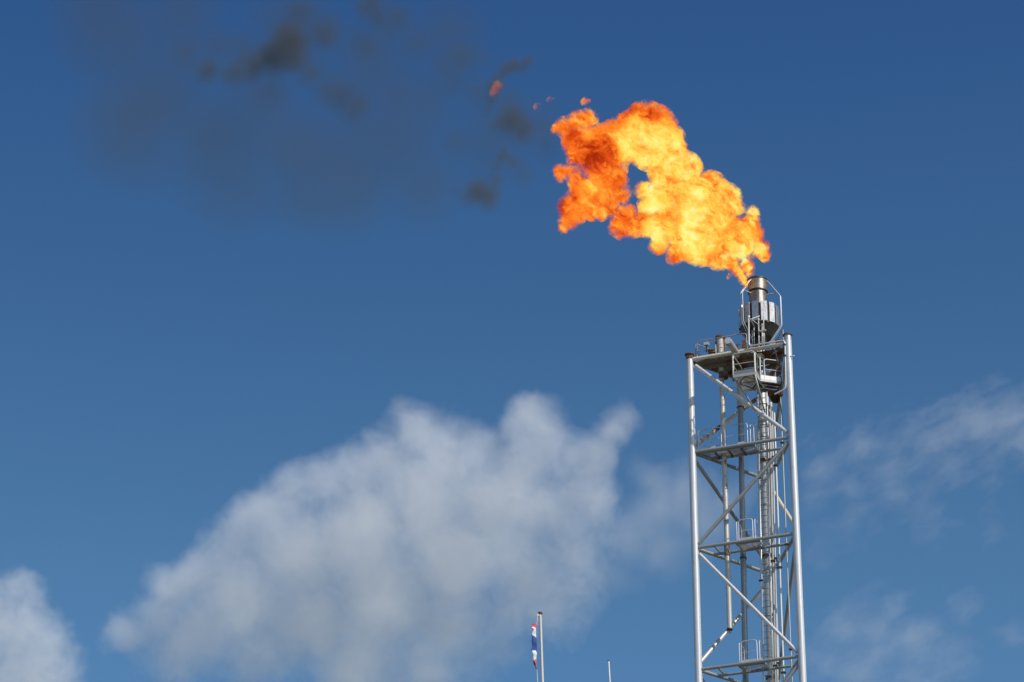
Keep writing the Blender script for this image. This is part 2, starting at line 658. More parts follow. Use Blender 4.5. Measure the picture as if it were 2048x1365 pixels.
# --- level 2 walkway and the small ladder landings of levels 3 and 4
z = ZL[1] + 0.02
u1 = ucoord(fr(1507, 885, 0))
poly = [lr(span(0.1)[0] + 0.22, 0.1, 0), lr(u1, 0.1, 0), lr(u1, 0.95, 0), lr(span(0.95)[0] + 0.1, 0.95, 0)]
walk = deck(poly, z)
edge_frame(walk, poly, z, 0.12, 0.03, PAINT)
m = MB()
for k in (0.28, 0.52, 0.76):
    uu = poly and (0.3 + (u1 - 0.3) * k)
    m.box(lr(uu, 0.53, z - 0.09), UX * 0.03, NX * 0.42, Z * 0.05)
m.build('floor_bracing', DARKRUST, walk)
uu = [ucoord(fr(px, 890, 0.12)) for px in (1397, 1443.5, 1450.5, 1496, 1501.5, 1508.5)]
toe(walk, lr(uu[0], 0.14, z), lr(uu[1] - 0.3, 0.14, z), 0.20, RAIL)
toe(walk, lr(uu[1] - 0.3, 0.90, z), lr(uu[3] - 0.5, 0.90, z), 0.20, PAINT)
toe(walk, lr(uu[3] - 0.5, 0.14, z), lr(uu[3], 0.14, z), 0.20, RAIL)
handrail(walk, [lr(uu[0], 0.1, z), lr(uu[1], 0.1, z)], 1.1, (0.5,), 0.021, RAIL)
handrail(walk, [lr(uu[2], 0.1, z), lr(uu[3], 0.1, z)], 1.1, (0.5,), 0.021, RAIL)
handrail(walk, [lr(uu[4], 0.12, z), lr(uu[4], 0.92, z)], 1.1, (0.5,), 0.021, RAIL)
handrail(walk, [lr(uu[5] , 0.12, z), lr(uu[5], 0.92, z)], 1.1, (0.5,), 0.018, RAIL)
handrail(walk, [lr(span(0.25)[0] + 0.12, 0.25, z), lr(span(0.9)[0] + 0.12, 0.9, z)], 1.0, (0.5,), 0.019, RAIL)
handrail(walk, [lr(uu[1] - 0.55, 0.92, z), lr(uu[1] - 0.3, 0.92, z)], 0.62, (), 0.019, RAIL)

for (i, p0, p1, dx) in ((2, 1473, 1519, 0), (3, 1478, 1529, 0)):
    z = ZL[i] + 0.02
    yy = 1085 if i == 2 else 1325
    ua, ub = ucoord(fr(p0, yy, 0.1)), ucoord(fr(p1, yy, 0.1))
    poly = [lr(ua, 0.1, 0), lr(ub, 0.1, 0), lr(ub, 0.95, 0), lr(ua + 0.12, 0.95, 0)]
    ld = deck(poly, z)
    edge_frame(ld, poly, z, 0.11, 0.03, PAINT)
    toe(ld, lr(ua + 0.1, 0.12, z), lr(ub - 0.1, 0.12, z), 0.20, RAIL)
    w_ = ub - ua
    handrail(ld, [lr(ua + 0.02 * w_, 0.12, z), lr(ua + 0.02 * w_, 0.92, z)], 1.08, (0.5,), 0.019, RAIL)
    handrail(ld, [lr(ua + 0.10 * w_, 0.12, z), lr(ua + 0.72 * w_, 0.12, z)], 1.1, (0.5,), 0.021, RAIL)
    handrail(ld, [lr(ua + 0.82 * w_, 0.12, z), lr(ua + 0.82 * w_, 0.85, z)], 1.08, (0.5,), 0.019, RAIL)

# ------------------------------------------------------------------ stack, ladder, pipes
AB, AT = Vector((11.58, 136.4, 0.3)), Vector((11.72, 136.4, 73.2))


def axp(z):
    return AB.lerp(AT, (z - AB.z) / (AT.z - AB.z))


st = MB()
st.tube([axp(0.3), axp(73.2)], 0.225, 28)
st = st.build('riser_pipe', PIPE, tower)
fl = [70.5, 69.3, 68.2, 67.6, 66.9, 64.1, 58.6, 52.7, 46.7, 40.7]
for z in fl:
    MB().tube([axp(z), axp(z + 0.09)], 0.262, 24).build('flange', STAIN, st)
for i in (1, 2, 3):
    MB().lathe((axp(ZL[i]).x, axp(ZL[i]).y), [(0.232, ZL[i] - .05), (0.31, ZL[i] - .05), (0.31, ZL[i] + 0.06), (0.232, ZL[i] + 0.06)], 24).build('guide_ring', RUST, st)


def vpipe(pts, off, r, name, mat, n=12, zt=None, zb=None):
    """vertical pipe through two picture points on a plane parallel to the front face"""
    a_, b_ = fr(*pts[0], off), fr(*pts[1], off)
    if zb is not None:
        k = (zb - a_.z) / (b_.z - a_.z)
        b_ = a_ + (b_ - a_) * k
    m_ = MB().tube([a_, b_], r, n)
    return m_.build(name, mat, tower), a_, b_


# ladder: two stiles and the rungs between them
def ladder(pt_l, pt_r, off, zt, zb, first):
    (l0, l1), (r0, r1) = pt_l, pt_r
    A, B = fr(*l0, off), fr(*l1, off)
    C, D = fr(*r0, off), fr(*r1, off)

    def on(P, Q, z):
        return P + (Q - P) * ((z - P.z) / (Q.z - P.z))
    lad = MB().tube([on(A, B, zt), on(A, B, zb)], 0.030, 8).build('ladder_stile', PIPE, tower)
    MB().tube([on(C, D, zt), on(C, D, zb)], 0.030, 8).build('ladder_stile', PIPE, tower)
    proto = None
    z = zt - 0.15
    while z > zb:
        p, q = on(A, B, z), on(C, D, z)
        if proto is None:
            proto = MB().tube([p, q], 0.021, 8).build('rung', SLATE, lad)
            ref = p.copy()
        else:
            o = proto.copy()
            COL.objects.link(o)
            o.parent = lad
            o.location = p - ref
        z -= 0.30
    return lad


ladder(((1517.5, 880), (1524.5, 1200)), ((1534.5, 880), (1541.5, 1200)), 1.42, z1 + 1.0, 49.0, True)
zt = fr(1517, 636, 0.95).z
ladder(((1517, 640), (1518, 692)), ((1527, 640), (1528, 692)), 0.95, zt, z0 + 0.1, False)

tw = [
    ((1515, 880), (1521, 1120), 0.92, 0.036, 'conduit', PIPE),
    ((1539.5, 860), (1544, 1060), 1.60, 0.058, 'conduit', PAINT),
    ((1545.5, 880), (1549.5, 1080), 1.75, 0.040, 'conduit', PIPE),
    ((1550.5, 890), (1565, 1290), 1.25, 0.050, 'conduit', LEG),
    ((1563.5, 860), (1582.5, 1320), 0.62, 0.030, 'conduit', STAIN),
    ((1541, 800), (1548, 1100), 2.3, 0.075, 'conduit', CREAM),
]
tops = [zt_ for zt_ in (67.6, 69.0, 69.0, 68.4, 69.0, 69.5)]
for (p, q, off, r, nm, mt), ztp in zip(tw, tops):
    A, B = fr(*p, off), fr(*q, off)
    on = lambda z: A + (B - A) * ((z - A.z) / (B.z - A.z))
    o = MB().tube([on(ztp), on(46)], r, 12).build(nm, mt, tower)
    for k in range(4):
        zz = ztp - 2.2 - k * 5.1 - 10 * r
        MB().box(on(zz), UX * (r + 0.055), NX * (r + 0.03), Z * 0.03).build('pipe_clamp', DARK, o)

# vertical pipe with a pilot head on top, open lower end
off = 0.72
A, B = fr(1440.5, 676, off), fr(1459.5, 1258, off)
vp = MB().tube([A, B], 0.120, 20).build('vent_pipe', STAIN, tower)
hd = MB()
hd.tube([A - Z * 1.1, A - Z * 0.05], 0.165, 18)
hd.build('pipe_sleeve', CREAM, vp)
MB().tube([A - Z * 0.05, A + Z * 0.04], 0.235, 20).build('flange', DARKRUST, vp)
MB().box(A + UX * 0.19 - Z * 0.42, UX * 0.05, NX * 0.06, Z * 0.38).build('junction_box', DARKRUST, vp)
MB().box(A - UX * 0.20 - Z * 0.5, UX * 0.04, NX * 0.08, Z * 0.33).build('junction_box', DARKRUST, vp)
MB().tube([fr(1447, 745, off), fr(1447.3, 757, off)], 0.22, 18).build('flange', DARKRUST, vp)
MB().tube([B, B - Z * 0.05], 0.135, 18).build('flange', DARK, vp)
MB().tube([fr(1453.5, 1088, off), fr(1455.2, 1113, off)], 0.132, 20).build('rusty_collar', RUST, vp)
B2 = B - Z * 0.04
MB().tube([B2 - UX * 0.05, B2 - Z * 0.2 + UX * 0.02, B2 + UX * 0.1], 0.014, 8).build('drain_hook', DARK, vp)

off = 1.35
A, B = fr(1479, 712, off), fr(1485.5, 1060, off)
on = lambda z: A + (B - A) * ((z - A.z) / (B.z - A.z))
v2 = MB().tube([on(ZL[0] + 0.3), on(44)], 0.135, 20).build('vent_pipe', SLATE, tower)
zz = fr(1478, 815, off).z
MB().tube([on(ZL[0] - 0.3), on(zz)], 0.170, 20).build('pipe_sleeve', STAIN, v2)
MB().tube([on(zz), on(zz - 0.04)], 0.185, 20).build('flange', DARKRUST, v2)
for py in (1110, 1115):
    pass
zq = fr(1489, 1118, off).z
MB().tube([on(zq), on(zq + 0.05)], 0.165, 18).build('flange', DARK, v2)
# short tie between the two
MB().tube([fr(1456, 777, 0.8), fr(1474, 773, 0.95)], 0.035, 8).build('pipe_tie', CREAM, v2)

# capped drum pipe lying on the top deck and pointing out over the front beam
A = fr(1456, 681.5, -1.35)
drm = MB().tube([A, A + NX * 1.5], 0.165, 24).build('capped_pipe', STAIN, tower)
MB().tube([A - NX * 0.012, A - NX * 0.0005], 0.163, 24).build('end_cap', LEG, drm)

# rusty vessel head behind it
q = fr(1486, 712, 1.7)
vs = MB()
vs.tube([q - UX * 0.42 - Z * 0.25, q - UX * 0.30 - Z * 0.2, q + UX * 0.5 + Z * 0.0], [0.30, 0.42, 0.44], 24)
vs.build('relief_vessel', RUST, tower)

# ignition line
IO = -0.16
pts = [fr(1497.2, 634, IO), fr(1497.9, 686, IO), fr(1498.6, 690.3, IO), fr(1502.5, 692.2, IO), fr(1563, 681.5, IO), fr(1567.6, 682.5, IO), fr(1569.6, 686.5, IO),
       fr(1569.9, 692, IO), fr(1571.5, 770, IO), fr(1570.6, 776, IO), fr(1567, 780, IO), fr(1549, 789, IO)]
ig = MB().tube(pts, 0.036, 14).build('ignition_line', LEG, tower)
MB().tube([pts[0] - Z * 0.06, pts[0] + Z * 0.05], 0.062, 14).build('pipe_cap', LEG, ig)
MB().tube([pts[0] - Z * 0.02, pts[0] - Z * 0.02 + NX * 1.05], 0.03, 10).build('feed_pipe', PAINT, ig)
for (px, py) in ((1569.5, 690), (1570.3, 712)):
    q = fr(px, py, IO)
    MB().tube([q - Z * 0.035, q + Z * 0.035], 0.072, 12).build('pipe_clamp', DARK, ig)
q = fr(1500, 638, 0.3)
brk = MB().tube([fr(1501, 639, 0.25), fr(1519, 632.5, 0.93)], 0.022, 8)
brk.tube([fr(1504, 640, 0.3), fr(1517, 650, 0.93)], 0.022, 8)
brk.build('bracket', RAIL, ig)
MB().tube([at(R, 0) + Z * fr(1579, 716, 0).z + UX * 0.1 - NX * .12, at(R, 0) + Z * fr(1579, 716, 0).z + UX * 0.32 - NX * .12], 0.025, 8).build('leg_spigot', RAIL, tower)

# small lines under the burner and bits on the deck
for (px, r, mt, y0, y1) in ((1504.3, 0.022, STAIN, 662, 694), (1508.0, 0.022, RAIL, 656, 694), (1524, 0.03, STAIN, 648, 706), (1531, 0.025, DARKSTEEL, 668, 716)):
    MB().tube([fr(px, y0, 1.15), fr(px + 0.8, y1, 1.15)], r, 8).build('pilot_line', mt, tower)
MB().box(fr(1525, 662, 0.9), UX * 0.17, NX * 0.05, Z * 0.025).build('pipe_clamp', RAIL, tower)
MB().tube([fr(1514, 757, .5), fr(1515, 700, .5)], 0.035, 10).build('pilot_line', STAIN, tower)
MB().tube([fr(1528, 765, .45), fr(1527, 700, .45)], 0.045, 10).build('pilot_line', PIPE, tower)
MB().tube([fr(1519, 716, .35), fr(1520, 706, .35)], 0.16, 16).build('junction_drum', CREAM, tower)
for (a_, b_, r) in (((1551, 703, .2), (1539, 716, .6), 0.035), ((1551, 703, .2), (1559, 734, .5), 0.035), ((1553, 698, .2), (1551, 706, .2), 0.07)):
    MB().tube([fr(*a_), fr(*b_)], r, 8).build('stay_bar', RAILRUST, tower)

lamp = MB().tube([fr(1413, 690, 0.25), fr(1413, 704, 0.25)], 0.03, 8).build('work_lamp', DARK, tower)
MB().box(fr(1413, 688.5, 0.2), UX * 0.11, NX * 0.09, Z * 0.07).build('lamp_head', RAIL, lamp)
for px, py, o_, hx, hz, mt in ((1470, 697, 0.35, 0.16, 0.14, RUST), (1489, 690, 0.5, 0.10, 0.22, DARKRUST), (1545, 688, 0.5, 0.12, 0.12, STAIN), (1556, 694, 0.35, 0.08, 0.2, DARKRUST), (1424, 703, 0.4, 0.18, 0.10, RUST)):
    MB().box(fr(px, py, o_), UX * hx, NX * 0.1, Z * hz).build('junction_box', mt, tower)
tr = [fr(1400, 716, 0.02) + Z * 0.02]
for k in range(1, 13):
    q0, q1 = fr(1400, 716, 0.02), fr(1492, 699, 0.02)
    f_ = k / 12
    tr.append(q0.lerp(q1, f_) - Z * (0.05 + 0.10 * abs(math.sin(f_ * 9.4))))
MB().tube(tr, 0.016, 6).build('hanging_cable', DARK, tower)
MB().tube([fr(1561, 705, -0.05), fr(1558, 735, .1), fr(1563, 760, .1), fr(1560, 800, .2), fr(1566, 850, .2)], 0.018, 6).build('hanging_cable', DARK, tower)

# ------------------------------------------------------------------ flare tip
FX = Vector((11.72, 136.4, 0))


def zn(py, r):                                    # height of a rim whose nearest point shows at row py
    return at_y(1517, py, FX.y - r).z


zc1 = zn(553, 0.46)
zc0 = zn(575.5, 0.46)
zd1 = zn(601, 0.97)
zd0 = zn(640, 0.97)
zk0 = zd0 - 0.52
tip = MB()
tip.lathe((FX.x, FX.y), [(0.40, zd1 - 0.1), (0.43, zd1 - 0.1), (0.43, zc0 + 0.02), (0.40, zc0 + 0.02)], 40)
tip = tip.build('flare_tip', BARREL, tower)
MB().lathe((FX.x, FX.y), [(0.435, zc0), (0.465, zc0), (0.465, zc1), (0.435, zc1)], 48).build('collar', COLLAR, tip)
MB().lathe((FX.x, FX.y), [(0.468, zc1 - 0.06), (0.485, zc1 - 0.06), (0.485, zc1 + 0.02), (0.36, zc1 + 0.02), (0.36, zc1 - 0.03), (0.468, zc1 - 0.03)], 48).build('collar_rim', DARKSTEEL, tip)
MB().lathe((FX.x, FX.y), [(0.44, zc0 - 0.07), (0.482, zc0 - 0.05), (0.482, zc0 - 0.004), (0.44, zc0 - 0.004)], 48).build('collar_ring', DARKSTEEL, tip)
# seam strip down the barrel
sa = R_(-84)
MB().box(FX + Vector((math.cos(sa) * 0.433, math.sin(sa) * 0.433, (zd1 + zc0) / 2)), Vector((-math.sin(sa), math.cos(sa), 0)) * 0.02,
         Vector((math.cos(sa), math.sin(sa), 0)) * 0.008, Z * ((zc0 - zd1) / 2 - 0.03)).build('seam', DRUMSTEEL, tip)
# drum: dark core, bright shield panels set round it
core = MB().lathe((FX.x, FX.y), [(0.44, zd1 - 0.06), (0.88, zd1 - 0.06), (0.88, zd0 + 0.03), (0.44, zd0 + 0.03)], 40).build('drum_core', DARKSTEEL, tip)
NP = 14
for k in range(NP):
    a_ = R_(-90 + 11) + 2 * math.pi * k / NP
    rad = Vector((math.cos(a_), math.sin(a_), 0))
    tan = Vector((-math.sin(a_), math.cos(a_), 0))
    tw_ = 0.10
    tx = (tan * math.cos(tw_) + rad * math.sin(tw_))
    nx_ = (rad * math.cos(tw_) - tan * math.sin(tw_))
    pm = MB()
    c_ = FX + rad * 0.955
    pm.box(c_ + Z * (zd1 + zd0) / 2, tx * 0.147, nx_ * 0.006, Z * (zd1 - zd0) / 2)
    pm.box(c_ - tx * 0.141 - nx_ * 0.04 + Z * (zd1 + zd0) / 2, tx * 0.005, nx_ * 0.035, Z * ((zd1 - zd0) / 2 - 0.003))
    pm.box(c_ + tx * 0.141 - nx_ * 0.04 + Z * (zd1 + zd0) / 2, tx * 0.005, nx_ * 0.035, Z * ((zd1 - zd0) / 2 - 0.003))
    pm.build('shield_panel', DRUMSTEEL, core)
MB().lathe((FX.x, FX.y), [(0.30, zk0), (0.60, zk0), (0.93, zd0 - 0.03), (0.93, zd0 + 0.025), (0.86, zd0 + 0.025), (0.5, zk0 + 0.1), (0.30, zk0 + .1)], 12, smooth=False).build('drum_bottom', DARKSTEEL, core)
MB().lathe((FX.x, FX.y), [(0.235, zk0 - 0.5), (0.33, zk0 - 0.45), (0.33, zk0 + 0.06), (0.235, zk0 + 0.06)], 28).build('neck', DARKSTEEL, tip)

for ang in (221, 341, 101):
    for s in (-1, 1):
        a_ = R_(ang)
        rad = Vector((math.cos(a_), math.sin(a_), 0))
        tan = Vector((-math.sin(a_), math.cos(a_), 0))
        o_ = FX + tan * 0.055 * s
        zt_ = zc1 - 0.10
        zu = zc0 - 0.38
        zl = zd0 + 0.10
        prof = [(0.47, zt_), (0.60, zt_ - 0.16), (1.08, zu), (1.10, zu - 0.06), (1.10, zl), (1.07, zl - 0.1), (0.55, zk0 - 0.22)]
        MB().tube([o_ + rad * r + Z * zz for r, zz in prof], 0.021, 10).build('guard_bar', RAIL, tip)
    MB().tube([FX + rad * 0.42 + Z * (zc0 - 0.22), FX + rad * 0.92 + Z * (zc0 - 0.22)], 0.03, 10).build('guard_strut', STAIN, tip)

# ================================================================== masts and flag
def pole_from(px0, py0, px1, py1, Y):
    a, b = at_y(px0, py0, Y), at_y(px1, py1, Y)
    d = (a - b) / (a.z - b.z)
    return a, a - d * a.z


WHITE = plain('white_pole_paint', (0.80, 0.80, 0.78), 0.4)
POLE = metal_paint('flagpole_paint', (0.56, 0.53, 0.50), rust=0.12, rough=0.5, metallic=0.1)
YF = 70.0
a, b = pole_from(1080.4, 1229, 1085.0, 1365, YF)
k = 1 / 91.0
fp = empty('flagpole', b)
tag(fp, 'slim weathered grey flagpole with black cap, the taller of two poles, carrying the flag', 'flagpole')
MB().tube([b, a], [0.075, 0.031], 18).build('pole', POLE, fp)
MB().tube([a, a + Z * 0.045], 0.052, 16).build('pole_cap', DARK, fp)
trk = a + Vector((-0.043, -0.01, -0.03))
MB().box(trk, Vector((0.034, 0, 0.004)), Vector((0, 0.025, 0)), Vector((-0.004, 0, 0.034))).build('pulley_block', CREAM, fp)
hal0 = trk + Vector((-0.02, -0.02, -0.03))
h1 = at_y(1073.4, 1250, YF - 0.03)
h2 = at_y(1073.8, 1340, YF - 0.03)
h3 = at_y(1075.5, 1366, YF - 0.03)
MB().tube([hal0, h1], 0.007, 6).build('halyard', WHITE, fp)
MB().tube([h2, h3, h3 + (h3 - h2) * 12], 0.006, 6).build('halyard', WHITE, fp)

FR_ = plain('flag_red', (0.62, 0.07, 0.08), 0.8, 0, 0.15)
FW = plain('flag_white', (0.82, 0.82, 0.84), 0.8, 0, 0.08)
FB = plain('flag_blue', (0.03, 0.06, 0.27), 0.8, 0, 0.2)
fb = bmesh.new()
NV, NU = 60, 34
Lf = (h1 - h2).length
wid = [(0.0, 0.03), (0.03, 0.085), (0.10, 0.095), (0.13, 0.04), (0.26, 0.09), (0.45, 0.095), (0.60, 0.105), (0.66, 0.085), (0.8, 0.075), (0.9, 0.05), (1.0, 0.0)]


def interp(t):
    for (t0, w0), (t1, w1) in zip(wid, wid[1:]):
        if t <= t1:
            return w0 + (w1 - w0) * (t - t0) / (t1 - t0)
    return 0.0


grid = []
for i in range(NV + 1):
    t = i / NV
    p = h1.lerp(h2, t)
    w = interp(t) * 1.18
    row = []
    for j in range(NU + 1):
        s = j / NU
        # limp cloth gathered in pleats that hang beside the halyard
        fx = -w * (0.5 - 0.5 * math.cos(s * math.pi * 7 + 1.6 * math.sin(t * 5))) * (0.55 + 0.45 * s) - 0.012 - 0.012 * math.sin(t * 9)
        fy = -0.02 - 0.16 * s + 0.012 * math.sin(t * 23 + s * 9)
        row.append(fb.verts.new(p + Vector((fx + 0.006 * math.sin(t * 31 + s * 5), fy, -0.05 * s * (1 - t) + 0.012 * math.sin(s * 15 + t * 4)))))
    grid.append(row)
for i in range(NV):
    for j in range(NU):
        f = fb.faces.new((grid[i][j], grid[i + 1][j], grid[i + 1][j + 1], grid[i][j + 1]))
        t = (i + 0.5) / NV
        s = (j + .5) / NU
        f.smooth = True
        t += 0.03 * math.sin(s * 22) * (0.4 + s)
        f.material_index = 0 if t < 0.115 or t > 0.84 else (2 if 0.285 < t < 0.655 and s > 0.16 else 1)
fme = bpy.data.meshes.new('flag')
fb.to_mesh(fme)
fb.free()
fo = bpy.data.objects.new('flag', fme)
COL.objects.link(fo)
for mm in (FR_, FW, FB):
    fme.materials.append(mm)
sm = fo.modifiers.new('thickness', 'SOLIDIFY')
sm.thickness = 0.002
tag(fo, 'limp flag with red, white and blue stripes hanging from the flagpole', 'flag')

a, b = pole_from(1217.2, 1323, 1219.8, 1365, YF + 2)
wp = empty('mast', b)
tag(wp, 'thin plain white mast with a dark tip, between the flagpole and the tower', 'mast')
MB().tube([b, a], [0.04, 0.0195], 14).build('pole', WHITE, wp)
MB().tube([a, a + Z * 0.02], 0.024, 12).build('pole_cap', DARK, wp)

# ================================================================== ground
gm, g = material('dry_grass_and_gravel')
p = g.obj()
n1 = g.noise(p, 0.03, 5, 0.6)
n2 = g.noise(p, 0.9, 4, 0.6)
c = g.mix(g.rng(n1, 0.42, 0.6, 0, 1), (0.20, 0.19, 0.165), (0.10, 0.12, 0.05))
c = g.mix(g.rng(n2, 0.3, 0.7, 0, 0.5), c, (0.13, 0.12, 0.10))
g.bsdf(Base_Color=c, Roughness=0.95)
gb = bmesh.new()
bmesh.ops.create_grid(gb, x_segments=8, y_segments=8, size=14000)
gme = bpy.data.meshes.new('ground')
gb.to_mesh(gme)
gb.free()
go = bpy.data.objects.new('ground', gme)
gme.materials.append(gm)
COL.objects.link(go)
tag(go, kind='structure')

# ================================================================== light
SUN_AZ, SUN_EL = R_(133), R_(43)                 # azimuth clockwise from the view direction
to_sun = Vector((math.sin(SUN_AZ) * math.cos(SUN_EL), math.cos(SUN_AZ) * math.cos(SUN_EL), math.sin(SUN_EL)))
sl = bpy.data.lights.new('sun', 'SUN')
sl.energy = 4.0
sl.angle = R_(0.53)
sl.color = (1.0, 0.955, 0.88)
so = bpy.data.objects.new('sun', sl)
COL.objects.link(so)
so.rotation_euler = (-to_sun).to_track_quat('-Z', 'Y').to_euler()
so.location = (0, 0, 200)

w = bpy.data.worlds.new('World')
S.world = w
w.use_nodes = True
g = G(w.node_tree)
sky = g.new('ShaderNodeTexSky')
sky.sky_type = 'NISHITA'
sky.sun_disc = False
sky.sun_elevation = SUN_EL
sky.sun_rotation = SUN_AZ
sky.altitude = 0
sky.air_density = 1.0
sky.dust_density = 1.0
sky.ozone_density = 2.5
bg = g.new('ShaderNodeBackground')
ow = g.new('ShaderNodeOutputWorld')
hs = g.new('ShaderNodeHueSaturation')
g.t.links.new(sky.outputs[0], hs.inputs['Color'])
hs.inputs['Saturation'].default_value = 1.27
# clear, polarised-looking air: the sky deepens quickly with height above the horizon
gz = g.new('ShaderNodeSeparateXYZ')
g.put(gz.inputs[0], g.new('ShaderNodeTexCoord').outputs['Generated'])
kz = g.rng(gz.outputs[2], 0.32, 0.62)
deep = g.ramp(kz, [(0.0, (1.0, 0.96, 0.90)), (0.257, (0.936, 0.879, 0.80)), (0.51, (0.714, 0.714, 0.714)), (0.747, (0.55, 0.593, 0.679)), (1.0, (0.42, 0.50, 0.65))])
mu = g.new('ShaderNodeMix', data_type='RGBA', blend_type='MULTIPLY')
g.put(mu.inputs[0], 1.0)
g.put(mu.inputs[6], hs.outputs[0])
g.put(mu.inputs[7], deep)
g.t.links.new(mu.outputs[2], bg.inputs[0])
bg.inputs[1].default_value = 0.133
g.t.links.new(bg.outputs[0], ow.inputs[0])

S.view_settings.view_transform = 'Standard'
S.view_settings.look = 'None'
S.view_settings.exposure = 0.0
S.view_settings.gamma = 1.0
S.view_settings.use_curve_mapping = False
S.cycles.use_denoising = True
S.cycles.max_bounces = 12
S.cycles.diffuse_bounces = 3
S.cycles.transparent_max_bounces = 12

S.cycles.use_adaptive_sampling = True
S.cycles.adaptive_threshold = 0.025
S.cycles.adaptive_min_samples = 24

# ================================================================== volumes: flame, smoke, clouds
def blob_hull(name, balls, mat, vox, grow=1.12, sub=3, pad=0.0):
    """closed skin round a union of balls; the volume lives inside it"""
    cen = sum((c for c, r, *_ in balls), Vector()) / len(balls)
    bm = bmesh.new()
    for c, r, *_ in balls:
        bmesh.ops.create_icosphere(bm, subdivisions=sub, radius=r * grow + pad, matrix=Matrix.Translation(c - cen))
    me = bpy.data.meshes.new(name + '_raw')
    bm.to_mesh(me)
    bm.free()
    o = bpy.data.objects.new(name + '_raw', me)
    COL.objects.link(o)
    md = o.modifiers.new('skin', 'REMESH')
    md.mode = 'VOXEL'
    md.voxel_size = vox
    dg = bpy.context.evaluated_depsgraph_get()
    me2 = bpy.data.meshes.new_from_object(o.evaluated_get(dg))
    bpy.data.objects.remove(o)
    bpy.data.meshes.remove(me)
    me2.name = name
    me2.materials.clear()
    me2.materials.append(mat)
    ob = bpy.data.objects.new(name, me2)
    ob.location = cen
    COL.objects.link(ob)
    return ob


def centre(balls):
    return sum((c for c, r, *_ in balls), Vector()) / len(balls)


def local(balls):
    cen = centre(balls)
    return [(b[0] - cen, *b[1:]) for b in balls]


# ---------------------------------------------------------------- flame
# lobes of the flame read off the photograph (enlarged view, 3.25 x) with a depth of their own
YFL = 136.4
rf = random.Random(11)


def fpos(x, y, dep):
    return at_y(1080 + x / 3.25, 180 + y / 3.25, YFL + dep)


def lobes(rows, dspread):
    out = []
    for x, y, r, *wt in rows:
        rr = r / 3.25 / 41.5
        out.append((fpos(x, y, rf.uniform(-1, 1) * dspread * rr), rr, *wt))
    return out


FL_HOT = [(1345, 915, 80), (1250, 965, 125), (1170, 1050, 105), (1325, 1015, 60), (1040, 1005, 120), (945, 1000, 90), (1120, 890, 150), (1000, 840, 155),
          (1165, 725, 115), (1235, 690, 66), (1105, 645, 100), (1050, 660, 85), (1375, 865, 48), (925, 655, 80), (930, 740, 110),
          (925, 525, 112), (965, 505, 78), (850, 560, 130), (790, 690, 95), (740, 780, 80), (800, 890, 90), (710, 370, 130), (800, 330, 95), (640, 340, 120)]
FL_MID = [(760, 960, 44), (740, 1020, 30), (890, 1060, 55),
          (685, 190, 105), (765, 205, 92), (825, 235, 66), (620, 235, 100), (540, 265, 92), (470, 290, 80), (855, 330, 64), (905, 345, 40),
          (560, 360, 100), (450, 375, 100), (380, 400, 95), (300, 420, 72), (300, 340, 100), (240, 345, 84), (200, 305, 52), (240, 425, 56),
          (380, 320, 80), (450, 440, 60), (510, 430, 60), (340, 440, 60),
          (420, 545, 84), (480, 600, 82), (525, 685, 54), (420, 690, 88), (350, 640, 70), (300, 690, 88), (240, 740, 80), (180, 760, 60), (230, 800, 66),
          (390, 800, 44), (255, 630, 62), (140, 540, 50), (560, 835, 78), (510, 885, 60), (605, 885, 66), (670, 845, 62), (470, 770, 50)]
FL_THIN = [(1395, 940, 52, .6), (1430, 1020, 46, .42), (1455, 1060, 36, .42), (1468, 1090, 26, .5), (1345, 1125, 36, .5), (165, 245, 58, .7), (245, 205, 60, .7), (310, 190, 56, .7), (118, 258, 36, .7),
           (180, 860, 50, .7), (148, 900, 30, .7), (340, 770, 66, .7), (205, 530, 40, .7), (330, 540, 45, .55), (225, 570, 40, .6), (522, 930, 34, .7),
           (430, 480, 60, .7), (505, 520, 52, .55), (668, 650, 46, .7), (690, 740, 46, .7), (770, 1010, 50, .6), (870, 1090, 40, .7),
           (880, 300, 50, .7), (915, 370, 40, .7), (1290, 770, 40, .7), (1385, 800, 36, .6), (700, 900, 50, .6)]
FL_LICK = [(1235, 1120, 34, .8), (1262, 1140, 38, .8), (1280, 1165, 36, .85), (1297, 1195, 36, .85), (1316, 1226, 32, .9), (1332, 1252, 25, .9), (1343, 1278, 16, .9), (1350, 1160, 34, .5), (1362, 1195, 24, .55)]
lic = [(fpos(x, y, -0.5), r / 3.25 / 41.5, w_) for x, y, r, w_ in FL_LICK]
hot = lobes(FL_HOT, 0.9)
rthin = lobes([(1390, 945, 46), (1430, 1030, 34), (1458, 1075, 30), (1385, 800, 34), (1310, 1100, 40)], 0.3) + [(b[0], b[1] * 0.55) for b in lic]
mid = lobes(FL_MID, 1.0) + lobes(FL_THIN, 0.8)


